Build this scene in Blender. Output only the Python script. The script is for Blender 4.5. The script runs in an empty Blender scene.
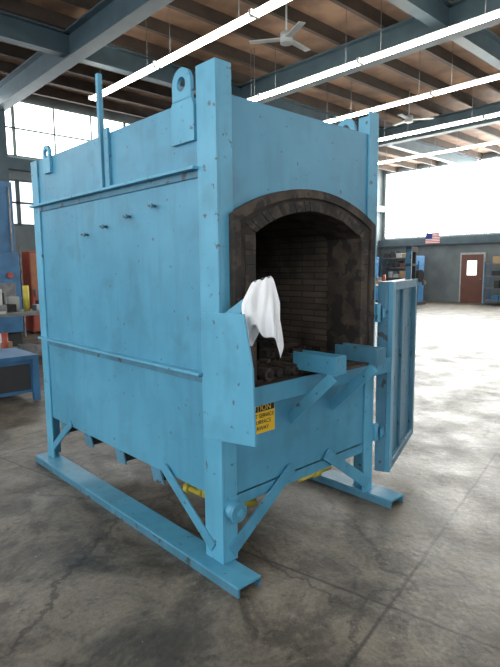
import bpy, bmesh, math, random
from mathutils import Vector, Matrix
random.seed(4)
S=bpy.context.scene
S.view_settings.view_transform='Standard'
S.view_settings.exposure=.12
S.view_settings.gamma=1.06
# ---------------------------------------------------------------- materials
def mat(name,c1,c2=None,scale=6,rough=.5,metal=0,bump=0,bscale=40,detail=6,emit=None,es=0,spec=.5,c3=None,s3=25,lo=.4,hi=.65,t3=.66,streak=None):
    m=bpy.data.materials.new(name); m.use_nodes=True
    n=m.node_tree.nodes; l=m.node_tree.links; b=n['Principled BSDF']
    b.inputs['Roughness'].default_value=rough; b.inputs['Metallic'].default_value=metal
    b.inputs['Specular IOR Level'].default_value=spec
    tc=n.new('ShaderNodeTexCoord')
    def noise(sc,d=6,vec=None):
        t=n.new('ShaderNodeTexNoise'); t.inputs['Scale'].default_value=sc; t.inputs['Detail'].default_value=d
        l.new(vec or tc.outputs['Object'],t.inputs['Vector']); return t
    def ramp(src,a,bb,ca,cb):
        r=n.new('ShaderNodeValToRGB'); r.color_ramp.elements[0].position=a; r.color_ramp.elements[1].position=bb
        r.color_ramp.elements[0].color=ca; r.color_ramp.elements[1].color=cb
        l.new(src.outputs['Fac'],r.inputs['Fac']); return r
    c2=c2 or tuple(x*.85 for x in c1)
    r=ramp(noise(scale,detail),lo,hi,(*c1,1),(*c2,1)); out=r.outputs['Color']
    def over(out,fac,c):
        mx=n.new('ShaderNodeMixRGB'); l.new(fac,mx.inputs['Fac']); l.new(out,mx.inputs['Color1'])
        mx.inputs['Color2'].default_value=(*c,1); return mx.outputs['Color']
    if streak:
        mp=n.new('ShaderNodeMapping'); mp.inputs['Scale'].default_value=(1,1,.14); l.new(tc.outputs['Object'],mp.inputs['Vector'])
        rs=ramp(noise(13,6,mp.outputs[0]),.52,.80,(0,0,0,1),(.6,.6,.6,1)); out=over(out,rs.outputs['Color'],streak)
        rg=ramp(noise(4.5,10),.54,.68,(0,0,0,1),(.55,.55,.55,1)); out=over(out,rg.outputs['Color'],streak)
        rl=ramp(noise(1.1,5),.5,.75,(0,0,0,1),(.4,.4,.4,1)); out=over(out,rl.outputs['Color'],tuple(x*1.2+.015 for x in c2))
    if c3:
        r3=ramp(noise(s3,8),t3,t3+.05,(0,0,0,1),(1,1,1,1)); out=over(out,r3.outputs['Color'],c3)
    l.new(out,b.inputs['Base Color'])
    if bump:
        nb=noise(bscale,8); bp=n.new('ShaderNodeBump'); bp.inputs['Strength'].default_value=bump; bp.inputs['Distance'].default_value=.01
        l.new(nb.outputs['Fac'],bp.inputs['Height']); l.new(bp.outputs['Normal'],b.inputs['Normal'])
    if emit:
        b.inputs['Emission Color'].default_value=(*emit,1); b.inputs['Emission Strength'].default_value=es
    return m
BLUE=mat('blue_paint',(.050,.225,.365),(.064,.265,.42),3,.42,bump=.18,bscale=12,c3=(.06,.09,.11),s3=26,t3=.66,streak=(.040,.150,.235))
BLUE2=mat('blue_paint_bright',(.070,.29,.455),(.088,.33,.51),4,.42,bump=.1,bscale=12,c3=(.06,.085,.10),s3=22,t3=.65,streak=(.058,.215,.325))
BLUED=mat('blue_paint_shaded_grimy',(.038,.14,.22),(.054,.18,.28),7,.5,bump=.2,bscale=14,c3=(.03,.04,.05),s3=14,t3=.60,streak=(.03,.08,.12))  # darker blue: grime specks plus shade put into the colour
RUST=mat('scorched_steel',(.027,.019,.015),(.060,.042,.031),9,.8,bump=.5,bscale=30,c3=(.011,.009,.008),s3=12,t3=.50)
SOOT=mat('soot',(.011,.008,.007),(.03,.022,.018),8,.9,bump=.5,bscale=25)
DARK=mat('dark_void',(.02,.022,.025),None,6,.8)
YEL=mat('yellow_pipe',(.55,.46,.05),(.42,.36,.05),8,.5)
STEEL=mat('grey_steel',(.12,.13,.14),(.2,.2,.2),8,.5,.4)
WHITE=mat('white_cotton',(.80,.82,.86),(.72,.74,.79),6,.95,bump=.2,bscale=60)
SIGNY=mat('sign_yellow',(.85,.52,.02),(.8,.48,.02),5,.5)
BLACK=mat('black_ink',(.012,.012,.012),None,5,.5)
WOOD=mat('wood_deck',(.25,.145,.09),(.15,.085,.055),2.2,.8)
JOIST=mat('dark_joist',(.06,.042,.032),(.04,.028,.022),2.5,.8)
BEAM=mat('beam_blue_grey',(.055,.092,.115),(.04,.07,.09),3,.5)
MULL=mat('window_mullion',(.30,.38,.36),None,3,.5)
WALL=mat('wall_paint',(.13,.155,.165),(.09,.11,.12),1.5,.7)
TUBE=mat('fluorescent_tube',(1,1,.95),None,3,.5,emit=(1,.97,.86),es=16)
PANE=mat('window_daylight',(1,1,1),None,3,.5,emit=(.98,1,.96),es=20.0)
PANE3=mat('window_daylight_north',(1,1,1),None,3,.5,emit=(.95,1,1),es=4.5)
PANE2=mat('window_daylight_soft',(1,1,1),None,3,.5,emit=(.92,.97,1),es=1.3)
LAMPH=mat('lamp_housing',(.6,.6,.56),None,3,.5)
BROWN=mat('door_brown',(.12,.042,.028),(.10,.035,.022),3,.5)
RED=mat('red_paint',(.35,.06,.035),(.27,.045,.03),5,.5)
ORANGE=mat('orange_paint',(.40,.14,.06),(.33,.11,.05),5,.5)
NAVY=mat('machine_blue',(.035,.14,.30),(.025,.095,.21),4,.45)
CARD=mat('cardboard',(.35,.24,.13),(.28,.19,.1),5,.85)
GREY=mat('light_grey',(.4,.42,.42),(.3,.32,.32),4,.6)
FRED=mat('flag_red',(.5,.03,.04),None,5,.8); FWH=mat('flag_white',(.8,.8,.8),None,5,.8); FBL=mat('flag_blue',(.02,.03,.2),None,5,.8)

def brick_mat():
    m=bpy.data.materials.new('fire_brick'); m.use_nodes=True; n=m.node_tree.nodes; l=m.node_tree.links; b=n['Principled BSDF']
    b.inputs['Roughness'].default_value=.9
    g=n.new('ShaderNodeNewGeometry'); sp=n.new('ShaderNodeSeparateXYZ'); l.new(g.outputs['Position'],sp.inputs[0])
    cb=n.new('ShaderNodeCombineXYZ'); ad=n.new('ShaderNodeMath'); l.new(sp.outputs[0],ad.inputs[0]); l.new(sp.outputs[1],ad.inputs[1])
    l.new(ad.outputs[0],cb.inputs[0]); l.new(sp.outputs[2],cb.inputs[1])
    br=n.new('ShaderNodeTexBrick'); l.new(cb.outputs[0],br.inputs['Vector'])
    br.inputs['Scale'].default_value=1; br.inputs['Brick Width'].default_value=.22; br.inputs['Row Height'].default_value=.042
    br.inputs['Mortar Size'].default_value=.005; br.inputs['Mortar Smooth'].default_value=.4
    br.inputs['Color1'].default_value=(.088,.070,.056,1); br.inputs['Color2'].default_value=(.062,.049,.041,1); br.inputs['Mortar'].default_value=(.030,.024,.021,1)
    ns=n.new('ShaderNodeTexNoise'); ns.inputs['Scale'].default_value=3.0; ns.inputs['Detail'].default_value=8; l.new(g.outputs['Position'],ns.inputs['Vector'])
    rp=n.new('ShaderNodeValToRGB'); rp.color_ramp.elements[0].position=.36; rp.color_ramp.elements[1].position=.64
    rp.color_ramp.elements[0].color=(.22,.2,.19,1); rp.color_ramp.elements[1].color=(1.3,1.25,1.2,1); l.new(ns.outputs['Fac'],rp.inputs['Fac'])
    mx=n.new('ShaderNodeMixRGB'); mx.blend_type='MULTIPLY'; mx.inputs['Fac'].default_value=1
    l.new(br.outputs['Color'],mx.inputs['Color1']); l.new(rp.outputs['Color'],mx.inputs['Color2']); l.new(mx.outputs['Color'],b.inputs['Base Color'])
    bp=n.new('ShaderNodeBump'); bp.inputs['Strength'].default_value=.5; bp.inputs['Distance'].default_value=.008
    iv=n.new('ShaderNodeMath'); iv.operation='SUBTRACT'; iv.inputs[0].default_value=1; l.new(br.outputs['Fac'],iv.inputs[1])
    l.new(iv.outputs[0],bp.inputs['Height']); l.new(bp.outputs['Normal'],b.inputs['Normal'])
    return m
BRICK=brick_mat()

def floor_mat():
    m=bpy.data.materials.new('concrete_floor'); m.use_nodes=True; n=m.node_tree.nodes; l=m.node_tree.links; b=n['Principled BSDF']
    g=n.new('ShaderNodeNewGeometry')
    def noise(sc,d=8,r=.6,dist=0):
        t=n.new('ShaderNodeTexNoise'); t.inputs['Scale'].default_value=sc; t.inputs['Detail'].default_value=d; t.inputs['Roughness'].default_value=r; t.inputs['Distortion'].default_value=dist
        l.new(g.outputs['Position'],t.inputs['Vector']); return t
    def ramp(o,a,bb,ca,cb):
        r=n.new('ShaderNodeValToRGB'); r.color_ramp.elements[0].position=a; r.color_ramp.elements[1].position=bb
        r.color_ramp.elements[0].color=(*ca,1); r.color_ramp.elements[1].color=(*cb,1); l.new(o,r.inputs['Fac']); return r
    def mul(a,bb,f=1,bt='MULTIPLY'):
        mx=n.new('ShaderNodeMixRGB'); mx.blend_type=bt; mx.inputs['Fac'].default_value=f; l.new(a,mx.inputs['Color1']); l.new(bb,mx.inputs['Color2']); return mx.outputs['Color']
    a=ramp(noise(.9).outputs['Fac'],.38,.64,(.090,.076,.061),(.165,.145,.120)).outputs['Color']
    s=ramp(noise(2.6,12,.72,.6).outputs['Fac'],.42,.58,(.42,.40,.38),(1.15,1.15,1.12)).outputs['Color']
    s0=ramp(noise(1.5,12,.75,1.2).outputs['Fac'],.40,.47,(.62,.60,.58),(1.05,1.05,1.05)).outputs['Color']
    f=ramp(noise(42,8,.75).outputs['Fac'],.3,.7,(.58,.58,.57),(1.30,1.30,1.30)).outputs['Color']
    sp2=ramp(noise(9,8,.7,.4).outputs['Fac'],.34,.43,(.42,.40,.38),(1,1,1)).outputs['Color']
    col=mul(mul(mul(mul(a,s),s0),f),sp2)
    fl=ramp(noise(70,3,.5).outputs['Fac'],.72,.745,(0,0,0),(.32,.31,.29)).outputs['Color']
    col=mul(col,fl,1,'ADD')
    mp=n.new('ShaderNodeMapping'); mp.vector_type='TEXTURE'; mp.inputs['Location'].default_value=(.386,-.715,0); mp.inputs['Rotation'].default_value=(0,0,math.radians(11))
    wob=noise(6,4); wv=n.new('ShaderNodeVectorMath'); wv.operation='SCALE'; wv.inputs['Scale'].default_value=.03; l.new(wob.outputs['Color'],wv.inputs[0])
    wa=n.new('ShaderNodeVectorMath'); l.new(g.outputs['Position'],wa.inputs[0]); l.new(wv.outputs[0],wa.inputs[1])
    l.new(wa.outputs[0],mp.inputs['Vector']); sx=n.new('ShaderNodeSeparateXYZ'); l.new(mp.outputs[0],sx.inputs[0])
    def line(o,per):
        md=n.new('ShaderNodeMath'); md.operation='PINGPONG'; md.inputs[1].default_value=per/2; l.new(o,md.inputs[0])
        return ramp(md.outputs[0],.004,.013,(.25,.23,.22),(1,1,1)).outputs['Color']
    col=mul(mul(col,line(sx.outputs[0],4.6)),line(sx.outputs[1],3.4))
    vo=n.new('ShaderNodeTexVoronoi'); vo.feature='DISTANCE_TO_EDGE'; vo.inputs['Scale'].default_value=.55
    wv2=n.new('ShaderNodeVectorMath'); wv2.operation='SCALE'; wv2.inputs['Scale'].default_value=.35; l.new(noise(2.5,8,.7).outputs['Color'],wv2.inputs[0])
    wb=n.new('ShaderNodeVectorMath'); l.new(g.outputs['Position'],wb.inputs[0]); l.new(wv2.outputs[0],wb.inputs[1]); l.new(wb.outputs[0],vo.inputs['Vector'])
    ck=ramp(vo.outputs['Distance'],.002,.008,(.28,.26,.25),(1,1,1)).outputs['Color']; col=mul(col,ck,.9)
    l.new(col,b.inputs['Base Color'])
    rr=ramp(noise(2.2,10,.7).outputs['Fac'],.35,.65,(.33,.33,.33),(.6,.6,.6)); l.new(rr.outputs['Color'],b.inputs['Roughness'])
    bp=n.new('ShaderNodeBump'); bp.inputs['Strength'].default_value=.35; bp.inputs['Distance'].default_value=.01
    l.new(noise(24,8).outputs['Fac'],bp.inputs['Height']); l.new(bp.outputs['Normal'],b.inputs['Normal'])
    return m
FLOOR=floor_mat()

# ---------------------------------------------------------------- mesh builder
class MB:
    def __init__(s): s.bm=bmesh.new(); s.mats=[]
    def mi(s,m):
        if m not in s.mats: s.mats.append(m)
        return s.mats.index(m)
    def hexa(s,v,m):
        vs=[s.bm.verts.new(p) for p in v]; i=s.mi(m)
        for f in ((0,3,2,1),(4,5,6,7),(0,1,5,4),(1,2,6,5),(2,3,7,6),(3,0,4,7)):
            fa=s.bm.faces.new([vs[k] for k in f]); fa.material_index=i
    def box(s,x0,x1,y0,y1,z0,z1,m):
        s.hexa([(x0,y0,z0),(x1,y0,z0),(x1,y1,z0),(x0,y1,z0),(x0,y0,z1),(x1,y0,z1),(x1,y1,z1),(x0,y1,z1)],m)
    def beam(s,a,b,w,h,m,up=(0,0,1)):
        a=Vector(a);b=Vector(b);d=(b-a).normalized();u=Vector(up)
        if abs(d.dot(u))>.98:u=Vector((0,1,0))
        r=d.cross(u).normalized()*w/2; u=r.cross(d).normalized()*h/2
        s.hexa([a-r-u,a+r-u,b+r-u,b-r-u,a-r+u,a+r+u,b+r+u,b-r+u],m)
    def cyl(s,a,b,r,m,seg=20,r2=None):
        a=Vector(a);b=Vector(b);d=(b-a).normalized();q=d.to_track_quat('Z','Y');i=s.mi(m); r2=r if r2 is None else r2
        A=[s.bm.verts.new(a+q@Vector((r*math.cos(t),r*math.sin(t),0))) for t in [2*math.pi*k/seg for k in range(seg)]]
        B=[s.bm.verts.new(b+q@Vector((r2*math.cos(t),r2*math.sin(t),0))) for t in [2*math.pi*k/seg for k in range(seg)]]
        for k in range(seg):
            f=s.bm.faces.new((A[k],A[(k+1)%seg],B[(k+1)%seg],B[k])); f.material_index=i; f.smooth=True
        s.bm.faces.new(A[::-1]).material_index=i; s.bm.faces.new(B).material_index=i
    def prism(s,pts,vec,m):
        i=s.mi(m);v=Vector(vec);A=[s.bm.verts.new(p) for p in pts];B=[s.bm.verts.new(Vector(p)+v) for p in pts]
        s.bm.faces.new(A).material_index=i;s.bm.faces.new(B[::-1]).material_index=i;n=len(A)
        for k in range(n): s.bm.faces.new((A[k],B[k],B[(k+1)%n],A[(k+1)%n])).material_index=i
    def strip(s,P,Q,m):
        i=s.mi(m);A=[s.bm.verts.new(p) for p in P];B=[s.bm.verts.new(p) for p in Q]
        for k in range(len(A)-1): s.bm.faces.new((A[k],A[k+1],B[k+1],B[k])).material_index=i
    def obj(s,name,parent=None,bevel=0):
        bmesh.ops.recalc_face_normals(s.bm,faces=s.bm.faces)
        me=bpy.data.meshes.new(name);s.bm.to_mesh(me);s.bm.free()
        for m in s.mats: me.materials.append(m)
        o=bpy.data.objects.new(name,me);S.collection.objects.link(o)
        if parent:o.parent=parent
        if bevel:
            b=o.modifiers.new('bevel','BEVEL');b.width=bevel;b.segments=2;b.limit_method='ANGLE'
        return o
def empty(name):
    e=bpy.data.objects.new(name,None);S.collection.objects.link(e);return e

# ---------------------------------------------------------------- room shell
X0,X1,Y0,Y1,ZC=-9,20,-9,12,6.0
b=MB();b.box(X0-.2,X1+.2,Y0-.2,Y1+.2,-.2,0,FLOOR);b.obj('floor')
b=MB();b.box(X0-.2,X1+.2,Y0-.2,Y1+.2,ZC,ZC+.1,WOOD);b.obj('ceiling')
for nm,bx in (('wall_east',(X1,X1+.2,Y0,Y1)),('wall_west',(X0-.2,X0,Y0,Y1)),('wall_north',(X0-.2,X1+.2,Y1,Y1+.2)),('wall_south',(X0-.2,X1+.2,Y0-.2,Y0))):
    b=MB();b.box(*bx,0,ZC,WALL);b.obj(nm)
wn=[0]
def window(axis,pos,a0,a1,z0,z1,pm,nx,nz,side,mm=None,k=1):
    mm=mm or BEAM
    wn[0]+=1;b=MB();d=side
    def bx(a,c,z,zz,t0,t1,m):
        p,q=sorted((pos+d*t0,pos+d*t1))
        if axis=='X': b.box(p,q,a,c,z,zz,m)
        else: b.box(a,c,p,q,z,zz,m)
    bx(a0,a1,z0,z1,.0,.03,pm)
    for i in range(nx+1):
        a=a0+(a1-a0)*i/nx;w=(.05 if i%3 else .1)*k;bx(a-w/2,a+w/2,z0,z1,.03,.06,mm)
    for i in range(nz+1):
        z=z0+(z1-z0)*i/nz;bx(a0,a1,z-.025*k,z+.025*k,.03,.06,mm)
    b.obj('window_%d'%wn[0])
window('X',X1,1,11.8,2.85,5.75,PANE,15,3,-1,MULL,.55)
window('Y',Y1,-6,19,4.4,5.75,PANE3,24,2,-1,MULL,.8)
window('Y',Y1,-6,19,2.7,3.8,PANE2,24,2,-1)
window('X',X0,-8,10,1.5,5.5,PANE3,14,4,1)  # unseen west window, added to light the room from behind the camera
window('Y',Y0,-8,18,1.5,5.5,PANE2,20,4,1)  # south window out of view, added as another light source
b=MB();b.box(X1-.25,X1-.0,Y0,Y1,2.45,2.75,BEAM);b.obj('trim_1')
b=MB();b.box(X0,X1,Y1-.2,Y1,4.05,4.32,BEAM);b.obj('trim_2')
b=MB()
y=Y0+.3
while y<Y1: b.box(X0,X1,y-.04,y+.04,5.78,ZC,JOIST);y+=.95
b.obj('ceiling_joists')
def ibeam(name,a,c,fixed,axis,z0,z1,w=.22):
    b=MB()
    def bx(p,q,z,zz):
        if axis=='X': b.box(a,c,fixed+p,fixed+q,z,zz,BEAM)
        else: b.box(fixed+p,fixed+q,a,c,z,zz,BEAM)
    bx(-w/2,w/2,z0,z0+.03);bx(-w/2,w/2,z1-.03,z1);bx(-.015,.015,z0+.03,z1-.03)
    b.obj(name)
for yy in (-4.5,2.5,7.6): ibeam('roof_beam',X0,X1,yy,'X',5.38,5.78,.2)
for xx in (-3,2.9,7.1,13): ibeam('roof_girder',Y0,Y1,xx,'Y',5.3,5.78,.26)
def column(x,y):
    b=MB();b.box(x-.1,x+.1,y-.1,y-.085,0,5.3,BEAM);b.box(x-.1,x+.1,y+.085,y+.1,0,5.3,BEAM);b.box(x-.01,x+.01,y-.085,y+.085,0,5.3,BEAM);b.box(x-.16,x+.16,y-.16,y+.16,0,.02,BEAM);b.obj('steel_column')
column(13,11.5);column(2.9,11.5);column(-3,11.5)
def lights(x,y0,y1):
    b=MB();y=y0
    while y<y1-.1:
        e=min(y+2.4,y1)
        b.box(x-.03,x+.03,y,e-.02,5.0,5.05,LAMPH);b.cyl((x-.055,y+.02,5.0),(x-.055,e-.04,5.0),.022,TUBE,10);b.cyl((x+.055,y+.02,5.0),(x+.055,e-.04,5.0),.022,TUBE,10)
        for q in (y,e-.035): b.box(x-.085,x+.085,q,q+.015,4.97,5.05,LAMPH)
        for q in (y+.3,e-.4): b.cyl((x,q,5.05),(x,q,ZC),.006,STEEL,6)
        y+=2.4
    b.obj('fluorescent_light')
for x,a,c in ((3.7,-6,8.4),(6.2,-6,6.6),(8.7,-6,8.4),(11.2,-6,9),(14,-6,9),(17,-6,9),(-1.4,-7,4),(-4.5,-7,6)): lights(x,a,c)  # last two rows are out of view, added as fill light
def fan(x,y,z,rot):
    b=MB();b.cyl((x,y,z),(x,y,z+.16),.10,GREY);b.cyl((x,y,z+.16),(x,y,ZC),.015,GREY,8)
    for k in range(3):
        t=rot+k*2*math.pi/3;d=Vector((math.cos(t),math.sin(t),0))
        p=Vector((x,y,z+.07));b.beam(p+d*.08,p+d*.60,.11,.015,GREY)
    b.obj('ceiling_fan')
fan(4.9,4.1,5.1,.1);fan(10.9,5.4,5.2,1.2)

# ---------------------------------------------------------------- furnace
F=empty('industrial_furnace')
W,D,T,PT,PB=1.29,2.18,2.355,2.49,.39
def arch(xa,xb,zs,za,zb,y,n=20):
    c=(xa+xb)/2;hw=(xb-xa)/2;h=za-zs;R=(hw*hw+h*h)/(2*h);cz=za-R;a=math.asin(hw/R)
    P=[(xa,y,zb)]
    for k in range(n+1):
        t=-a+2*a*k/n;P.append((c+R*math.sin(t),y,cz+R*math.cos(t)))
    P.append((xb,y,zb));return P
b=MB()
OUT=arch(.06,1.23,1.80,1.955,.95,0)
b.prism([(0,0,.95)]+OUT+[(W,0,.95),(W,0,T),(0,0,T)],(0,.02,0),BLUE)
b.box(.0,W,.0,.02,PB,.95,BLUE)
b.box(0,.02,.02,D,PB,T,BLUE);b.box(W-.02,W,.02,D,PB,T,BLUE);b.box(0,W,D-.02,D,PB,T,BLUE)
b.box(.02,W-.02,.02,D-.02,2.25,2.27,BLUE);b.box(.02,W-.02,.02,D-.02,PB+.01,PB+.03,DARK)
b.obj('shell',F,.0)
b=MB()
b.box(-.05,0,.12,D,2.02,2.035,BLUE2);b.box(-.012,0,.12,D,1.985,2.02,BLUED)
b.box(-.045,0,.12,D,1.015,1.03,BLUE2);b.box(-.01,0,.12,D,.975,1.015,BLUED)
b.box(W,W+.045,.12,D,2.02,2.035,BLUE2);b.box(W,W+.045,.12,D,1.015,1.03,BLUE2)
b.box(-.03,0,1.05,1.08,2.035,2.70,BLUE);b.box(-.02,0,.98,1.03,2.035,2.38,BLUE)
b.obj('side_rails',F,.002)
b=MB()
t=.014
b.box(-t,0,-t,.13,.055,PT,BLUE2);b.box(0,.085,-t,0,.055,PT,BLUE2)
b.box(W,W+t,-t,.13,.055,PT,BLUE2);b.box(W-.085,W,-t,0,.055,PT,BLUE2)
b.box(-t,0,D-.1,D+t,.055,PT-.13,BLUE2);b.box(0,.09,D,D+t,.055,PT-.13,BLUE2)
b.box(W,W+t,D-.1,D+t,.055,PT-.13,BLUE2);b.box(W-.09,W,D,D+t,.055,PT-.13,BLUE2)
b.obj('corner_posts',F,.003)
b=MB()
def lug(x,y,h=2.435,w=.095,r1=.034,r2=.075,zb=2.16):
    th=.02;i=b.mi(BLUE2);N=24;outer=[];inner=[]
    for k in range(N):
        a=2*math.pi*k/N;cs,sn=math.sin(a),math.cos(a)
        inner.append((y+r1*cs,h+r1*sn))
        if sn>=-.25: outer.append((y+r2*cs,h+r2*sn))
        else: outer.append((y+max(-r2,min(r2,cs*r2*1.3)),h-r2))
    def q(pt,xx): return b.bm.verts.new((xx,pt[0],pt[1]))
    fi=[q(p,x) for p in inner];fo=[q(p,x) for p in outer];bi=[q(p,x+th) for p in inner];bo=[q(p,x+th) for p in outer]
    for k in range(N):
        j=(k+1)%N
        for f in ((fi[k],fi[j],fo[j],fo[k]),(bi[k],bo[k],bo[j],bi[j]),(fo[k],fo[j],bo[j],bo[k]),(fi[k],bi[k],bi[j],fi[j])):
            try: b.bm.faces.new(f).material_index=i
            except ValueError: pass
    b.prism([(x,y-w,zb),(x,y+w,zb),(x,y+w,h-.11),(x,y+r2,h-r2+.003),(x,y-r2,h-r2+.003),(x,y-w,h-.11)],(th,0,0),BLUE2)
lug(-.022,.235);lug(W+.002,.235);lug(-.022,1.88,2.375,.06,.03,.058,2.24);lug(W+.002,1.88,2.375,.06,.03,.058,2.24)
b.obj('lifting_lugs',F,.0)
b=MB()
for y,z in ((.52,1.885),(.79,1.85),(1.07,1.81),(1.33,1.775)):
    b.cyl((0,y,z),(-.05,y,z),.008,STEEL,10);b.cyl((-.028,y,z),(-.04,y,z),.016,BLUE2,6)
b.obj('studs',F)
# masonry
b=MB()
I0=arch(.21,1.10,1.72,1.85,.97,-.035);I1=[(p[0],.22,p[2]) for p in I0]
OA=arch(.085,1.205,1.785,1.935,.97,-.035)
b.strip(OA,I0,SOOT);b.strip(I0,I1,RUST)
C0=arch(.15,1.16,1.75,1.90,.97,.22);C1=[(p[0],1.55,p[2]) for p in C0]
b.strip(I1,C0,RUST);b.strip(C0,C1,BRICK)
vs=[b.bm.verts.new(p) for p in C1];b.bm.faces.new(vs).material_index=b.mi(BRICK)
b.box(.10,1.2,-.03,1.6,.93,.975,RUST)
b.obj('fire_brick_chamber',F)
b=MB()
A=arch(.055,1.235,1.805,1.965,.95,-.05);Bb=arch(.10,1.19,1.775,1.92,.95,-.05)
A2=[(p[0],.0,p[2]) for p in A];B2=[(p[0],-.03,p[2]) for p in Bb]
b.strip(A,Bb,RUST);b.strip(A,A2,RUST);b.strip(Bb,B2,RUST)
b.obj('arch_frame',F,0)
b=MB()
mo=arch(.21,1.10,1.72,1.85,.97,-.04,26);mo2=arch(.135,1.175,1.765,1.905,.97,-.04,26)
for k in range(1,27):
    p,q,r,s_=[Vector(v) for v in (mo[k],mo[k+1],mo2[k+1],mo2[k])]
    e=.02;c=(p+q+r+s_)/4;o=Vector((0,random.uniform(-.004,.006),0))
    P=[v+(c-v)*e+o for v in (p,q,r,s_)]
    b.prism(P,(0,.03,0),RUST)
for sx0,sx1 in ((.135,.21),(1.10,1.175)):
    z=.98
    while z<1.68:
        b.box(sx0+.002,sx1-.002,-.043+random.uniform(0,.006),0,z,z+.0715,RUST);z+=.073
b.obj('arch_bricks',F,.004)
# sill and outrigger arms
b=MB()
b.box(.02,W+.01,-.13,0,.93,.945,BLUE);b.box(.02,W+.01,-.14,-.13,.88,.975,BLUE)
b.box(.02,W,-.125,-.0,.945,.965,RUST)
for x,m in ((.49,BLUE),(.86,BLUED)):
    y0=-.31
    b.box(x,x+.09,y0,-.03,1.0,1.015,m);b.box(x,x+.012,y0,-.03,1.015,1.095,m);b.box(x+.078,x+.09,y0,-.03,1.015,1.095,m);b.box(x,x+.09,y0-.012,y0,1.0,1.095,m)
    b.beam((x+.03,-.30,1.0),(x+.03,.0,.72),.05,.012,BLUE2);b.beam((x+.008,-.30,.99),(x+.008,.0,.71),.012,.06,BLUE2)
b.box(.58,.86,-.27,-.03,.998,1.012,RUST)
b.obj('sill_shelf',F,.002)
b=MB()
x=.28
while x<1.14:
    r=random.uniform(.024,.038);b.cyl((x,-.06,1.0),(x,.12,1.0),r,RUST if random.random()<.5 else SOOT,12);b.cyl((x,-.061,1.0),(x,-.07,1.0),r*.5,SOOT,8);x+=r*2+.01
for k in range(60):
    x=random.uniform(.25,1.12);y=random.uniform(.05,.9);s=random.uniform(.02,.06)
    b.beam((x,y,.975+s/2),(x+s*1.5,y+s*random.uniform(-1,1),.975+s/2),s,s,random.choice([SOOT,RUST]))
b.obj('hearth_rollers',F,.004)
b=MB()
b.prism([(-.034,.10,.70),(-.034,.10,1.335),(-.034,-.205,1.345),(-.034,-.26,1.10),(-.034,-.275,.745)],(.012,0,0),BLUE2)
b.beam((-.01,-.03,1.30),(.11,-.21,1.46),.012,.045,BLUE2)
b.obj('side_shield',F,.002)
b=MB()
def brace(p,q,w,n,m=BLUE2):
    p=Vector(p);q=Vector(q);n=Vector(n);d=(q-p).normalized();s=d.cross(n).normalized()*w/2
    b.prism([p-s,q-s,q+s,p+s],n*.012,m)
brace((.04,-.012,.11),(.50,-.012,.43),.07,(0,-1,0),BLUE);brace((1.25,-.012,.11),(.80,-.012,.43),.07,(0,-1,0),BLUE)
brace((-.012,.06,.12),(-.012,.50,.43),.06,(-1,0,0),BLUE);brace((-.0,D-.05,.12),(-.0,D-.45,.42),.05,(-1,0,0),BLUE)
for y in (.62,1.05,1.5,1.9):
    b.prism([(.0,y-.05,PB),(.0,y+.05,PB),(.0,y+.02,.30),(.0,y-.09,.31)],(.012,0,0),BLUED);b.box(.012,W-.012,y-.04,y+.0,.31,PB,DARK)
b.box(.06,W-.06,-.0,.02,.33,.40,BLUE)
b.cyl((.045,-.012,.335),(.045,-.055,.335),.045,BLUE2);b.cyl((.045,-.055,.335),(.045,-.075,.335),.052,BLUE);b.cyl((.045,-.075,.335),(.045,-.085,.335),.02,BLUE2,8)
b.obj('leg_braces',F,.002)
b=MB()
for xa in (-.09,W-.06):
    b.box(xa,xa+.15,-.21,D+.08,.043,.055,BLUE);b.box(xa,xa+.012,-.21,D+.08,0,.043,BLUED);b.box(xa+.138,xa+.15,-.21,D+.08,0,.043,BLUED)
b.obj('skids',F,.002)
b=MB()
b.cyl((.10,.30,.30),(1.15,.30,.30),.020,YEL);b.cyl((.62,.30,.30),(.62,1.9,.30),.016,YEL)
for x in (.14,.42,.7,.98): b.cyl((x,.30,.30),(x,.30,PB),.016,YEL);b.cyl((x-.03,.30,.30),(x+.03,.30,.30),.031,YEL,12)
b.cyl((.10,.30,.30),(.10,.44,.29),.019,YEL);b.cyl((.10,.41,.292),(.10,.45,.29),.028,YEL,8)
for x in (.42,.98): b.cyl((x,.30,.30),(x,.18,.29),.008,STEEL,8);b.box(x-.06,x+.06,.17,.182,.28,.296,YEL)
b.cyl((.70,.30,.30),(.72,.12,.25),.014,YEL,10);b.cyl((.72,.12,.25),(1.0,.10,.26),.014,YEL,10);b.cyl((.84,.11,.255),(.89,.107,.256),.026,YEL,8)
b.box(.75,1.0,.45,.8,.16,PB,STEEL)
b.cyl((.2,.30,.30),(.2,.10,.26),.013,YEL,10);b.cyl((.2,.10,.26),(.30,.08,.26),.021,YEL,10)
b.obj('burner_pipes',F)
# open door on right: boxed panel
b=MB()
ang=math.radians(20);hx,hy=W+.03,-.05
def L(u,w,z): return (hx+u*math.cos(ang)-w*math.sin(ang),hy+u*math.sin(ang)+w*math.cos(ang),z)
def lb(u0,u1,w0,w1,z0,z1,m): b.hexa([L(u0,w0,z0),L(u1,w0,z0),L(u1,w1,z0),L(u0,w1,z0),L(u0,w0,z1),L(u1,w0,z1),L(u1,w1,z1),L(u0,w1,z1)],m)
lb(.06,1.0,-.03,.04,.16,1.45,BLUED)  # door panel darkened in its colour to stand for shadow
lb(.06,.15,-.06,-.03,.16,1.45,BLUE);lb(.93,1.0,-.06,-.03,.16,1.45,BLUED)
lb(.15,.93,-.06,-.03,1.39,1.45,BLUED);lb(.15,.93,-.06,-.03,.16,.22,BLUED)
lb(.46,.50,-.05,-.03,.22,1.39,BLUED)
for z in (.45,1.25):
    b.cyl((W+.035,-.02,z-.06),(W+.035,-.02,z+.06),.02,BLUE2,12);lb(.0,.1,-.02,-.005,z-.03,z+.03,BLUE2)
b.obj('furnace_door',F,.003)
b=MB()
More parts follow.
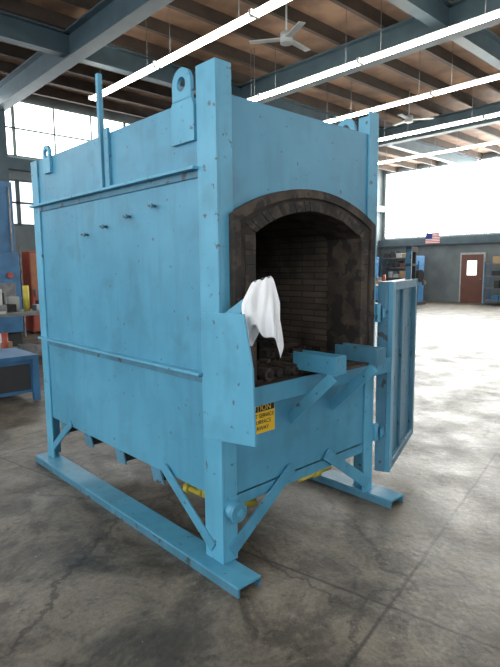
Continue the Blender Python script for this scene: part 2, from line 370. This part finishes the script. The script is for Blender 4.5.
lb(.74,.78,-.05,-.01,1.45,1.68,BLUED);lb(.94,.98,-.05,-.01,1.45,1.68,DARK);lb(.74,1.04,-.05,-.01,1.66,1.70,DARK);lb(.74,.98,-.05,-.01,1.55,1.57,DARK)
c=Vector(L(1.08,-.03,1.47));b.cyl(c,c+Vector((.0,-.05,0)),.05,DARK)
lb(.98,1.08,-.06,0,1.40,1.45,BLUED)
p=Vector(L(1.06,-.04,1.42))
for k in range(24):
    q=p-Vector((0,0,.024*k));dx=.006 if k%2 else 0
    b.beam(q,q-Vector((0,0,.026)),.012-dx,.006+dx,DARK)
b.obj('door_latch_and_chain',F)
# caution sign
b=MB();b.box(.105,.37,-.006,0,.68,.845,SIGNY);b.box(.11,.365,-.008,-.006,.798,.84,BLACK)
sg=b.obj('caution_sign')
def text(s,x,z,size,m):
    cu=bpy.data.curves.new('t','FONT');cu.body=s;cu.size=size;cu.align_x='CENTER'
    o=bpy.data.objects.new('tmp',cu);S.collection.objects.link(o);o.location=(x,-.010,z);o.rotation_euler=(math.pi/2,0,0)
    bpy.context.view_layer.update();dg=bpy.context.evaluated_depsgraph_get();me=bpy.data.meshes.new_from_object(o.evaluated_get(dg));mw=o.matrix_world.copy()
    bpy.data.objects.remove(o);me.transform(mw);me.materials.clear();me.materials.append(m)
    n=bpy.data.objects.new('lettering',me);S.collection.objects.link(n);n.parent=sg
text('CAUTION',.237,.803,.045,SIGNY)
for i,s in enumerate(('DO NOT SERVICE','HOT SURFACE','KEEP AWAY')): text(s,.237,.765-i*.033,.031,BLACK)
# shirt draped over the bar
bm=bmesh.new();NA,NT=96,44;B0=Vector((.095,-.195,1.475));R=Vector((.73,-.683,0));V=Vector((-.683,-.73,0))
rows=[]
for j in range(NT+1):
    t=j/NT;row=[]
    for k in range(NA):
        a=2*math.pi*k/NA
        w=.040+.042*min(1,t*3)**.6+.004*t;d=.006+.026*min(1,t*2.5)**.6+.008*t
        Lh=.275+.045*math.sin(a*2+.9)+.025*math.sin(a*5)+.012*math.cos(a)
        f=(.011*math.sin(a*6+t*2.5)+.009*math.sin(a*10-t*4+1))*min(1,t*2.5)
        p=B0+R*((w+f*.4)*math.cos(a)-.008*math.sin(t*4)+.002)+V*((d+f)*math.sin(a))
        z=B0.z+.022-(t**1.05)*Lh+.012*math.cos(a)*(1-t)-.012*abs(math.cos(a))**3*min(1,t*6)+.004*math.sin(a*7)*(1-t)
        row.append(bm.verts.new((p.x,p.y,z)))
    rows.append(row)
for j in range(NT):
    for k in range(NA):
        bm.faces.new((rows[j][k],rows[j][(k+1)%NA],rows[j+1][(k+1)%NA],rows[j+1][k])).smooth=True
bm.faces.new(rows[0]).smooth=True
me=bpy.data.meshes.new('white_shirt_rag');bm.to_mesh(me);bm.free();me.materials.append(WHITE)
o=bpy.data.objects.new('white_shirt_rag',me);S.collection.objects.link(o);o.modifiers.new('s','SOLIDIFY').thickness=.003

# ---------------------------------------------------------------- background
b=MB();y=7.6
b.box(X1-.07,X1-.002,y-.52,y+.52,0.002,2.08,GREY);b.box(X1-.10,X1-.07,y-.45,y+.45,0.01,2.0,BROWN);b.box(X1-.11,X1-.10,y-.2,y+.2,1.15,1.75,PANE2);b.cyl((X1-.10,y-.38,1),(X1-.16,y-.38,1),.03,STEEL)
b.obj('door_1')
b=MB();fy0,fy1=8.95,9.6
for k in range(13): z=2.95-.035*k; b.box(X1-.29,X1-.28,fy0,fy1,z-.035,z,FRED if k%2==0 else FWH)
b.box(X1-.30,X1-.29,fy1-.3,fy1,2.95-.245,2.95,FBL);b.box(X1-.29,X1-.25,fy0,fy1,2.95,2.97,STEEL)
b.obj('american_flag')
def shelf(x,y,w,d,h,n):
    b=MB()
    for sx in (0,d-.04):
        for sy in (0,w-.04): b.box(x+sx,x+sx+.04,y+sy,y+sy+.04,0,h,NAVY)
    for k in range(n):
        z=.15+k*(h-.25)/(n-1);b.box(x,x+d,y,y+w,z,z+.03,STEEL)
        yy=y+.05
        while yy<y+w-.35:
            s=random.uniform(.18,.32);hh=random.uniform(.12,.3);b.box(x+.06,x+d-.08,yy,yy+s,z+.03,z+.03+hh,random.choice([CARD,BROWN,GREY,NAVY,DARK,DARK]));yy+=s+.05
    b.obj('storage_shelf')
shelf(19.2,5.0,1.8,.55,1.7,4);shelf(19.2,9.9,1.6,.55,2.0,5)
def bench(name,x,y,w,d,h,m,clut=8,solid=False,hh=.13):
    b=MB()
    b.box(x,x+w,y,y+d,h-.05,h,m);b.box(x+.05,x+w-.05,y+.05,y+d-.05,.15,.19,m)
    if solid: b.box(x+.07,x+w-.07,y+.03,y+d-.07,.1,h-.05,m);b.box(x+.1,x+w-.1,y+.02,y+.03,.14,h-.1,DARK)
    for sx in (x,x+w-.07):
        for sy in (y,y+d-.07): b.box(sx,sx+.07,sy,sy+.07,0,h-.05,m)
    for k in range(clut):
        px=random.uniform(x+.05,x+w-.35);py=random.uniform(y+.05,y+d-.3);z=h if (k%3 or solid) else .19
        if k%4==1: b.cyl((px+.08,py+.08,z),(px+.08,py+.08,z+random.uniform(.08,hh+.1)),.05,random.choice([RED,GREY,STEEL,YEL]),14)
        else: b.box(px,px+random.uniform(.12,.3),py,py+random.uniform(.1,.25),z,z+random.uniform(.02,hh),random.choice([GREY,CARD,WHITE,DARK,STEEL,DARK]))
    b.obj(name)
bench('workbench',14.6,8.4,.9,2.0,.85,STEEL,22,False,.4)
bench('work_cart',-.75,4.3,1.5,.8,.55,NAVY,20,True,.09)
bench('workbench',.5,6.9,2.05,.8,.85,STEEL,24,False,.35)
def mill(x,y):
    b=MB()
    b.box(x-.35,x+.45,y-.3,y+.3,0,.12,DARK);b.box(x,x+.4,y-.2,y+.2,.12,1.75,NAVY);b.box(x-.45,x+.5,y-.16,y+.16,1.6,1.95,NAVY)
    b.cyl((x-.33,y,1.15),(x-.33,y,2.1),.1,STEEL);b.cyl((x-.33,y,1.0),(x-.33,y,1.15),.04,STEEL,12)
    b.box(x-.5,x-.02,y-.14,y+.14,.45,.85,NAVY);b.box(x-.55,x-.05,y-.55,y+.55,.85,.95,STEEL);b.cyl((x-.3,y-.56,.9),(x-.3,y-.62,.9),.1,DARK)
    b.obj('milling_machine',None,.01)
mill(17.6,8.9);mill(17.4,10.9)
b=MB();b.box(.8,2.26,9.1,10.2,0,.3,DARK);b.box(.8,2.26,9.0,10.2,.3,1.9,NAVY);b.box(1.4,2.26,9.15,10.1,1.9,3.3,NAVY);b.box(1.5,1.8,9.12,9.15,2.0,3.1,BEAM);b.box(1.85,2.15,8.97,9.0,.9,1.3,STEEL);b.cyl((2.05,9.0,1.45),(2.05,8.93,1.45),.06,RED)
b.cyl((2.18,9.12,1.9),(2.18,9.12,3.2),.02,STEEL,8)
b.obj('press_machine',None,.02)
b=MB();b.box(3.16,3.62,10.9,11.6,.05,2.0,RED);b.box(3.18,3.60,10.88,10.9,1.05,1.95,ORANGE);b.box(3.18,3.60,10.88,10.9,.1,1.0,RED);b.box(3.24,3.28,10.85,10.88,.9,1.1,STEEL)
for sx in (3.18,3.52): b.box(sx,sx+.08,10.95,11.55,0,.05,DARK)
b.obj('red_storage_cabinet',None,.01)
b=MB()
for z in (.3,.9,1.5): b.box(2.35,2.85,10.5,10.95,z,z+.03,STEEL)
for sx in (2.35,2.81):
    for sy in (10.5,10.91): b.box(sx,sx+.04,sy,sy+.04,0,2.1,STEEL)
for z in (.33,.93,1.53):
    for xx in (2.39,2.54,2.69): b.box(xx,xx+.12,10.55,10.9,z,z+random.uniform(.15,.4),random.choice([CARD,YEL,GREY,DARK]))
b.obj('parts_rack')

# ---------------------------------------------------------------- world + camera
w=bpy.data.worlds.new('world');S.world=w;w.use_nodes=True;w.node_tree.nodes['Background'].inputs[0].default_value=(.6,.75,.9,1);w.node_tree.nodes['Background'].inputs[1].default_value=.5
cam=bpy.data.cameras.new('camera');co=bpy.data.objects.new('camera',cam);S.collection.objects.link(co)
cam.sensor_fit='VERTICAL';cam.sensor_height=36;cam.lens=520/667*36;cam.clip_end=200
az=math.radians(46.9);p=math.radians(7.2);ro=math.radians(.6)
h=Vector((math.cos(az),math.sin(az),0));r=Vector((math.sin(az),-math.cos(az),0));z=Vector((0,0,1))
f=h*math.cos(p)-z*math.sin(p);u=h*math.sin(p)+z*math.cos(p)
r2=r*math.cos(ro)-u*math.sin(ro);u2=u*math.cos(ro)+r*math.sin(ro)
M=Matrix((r2,u2,-f)).transposed().to_4x4();M.translation=Vector((-1.595,-1.917,1.55));co.matrix_world=M
S.camera=co
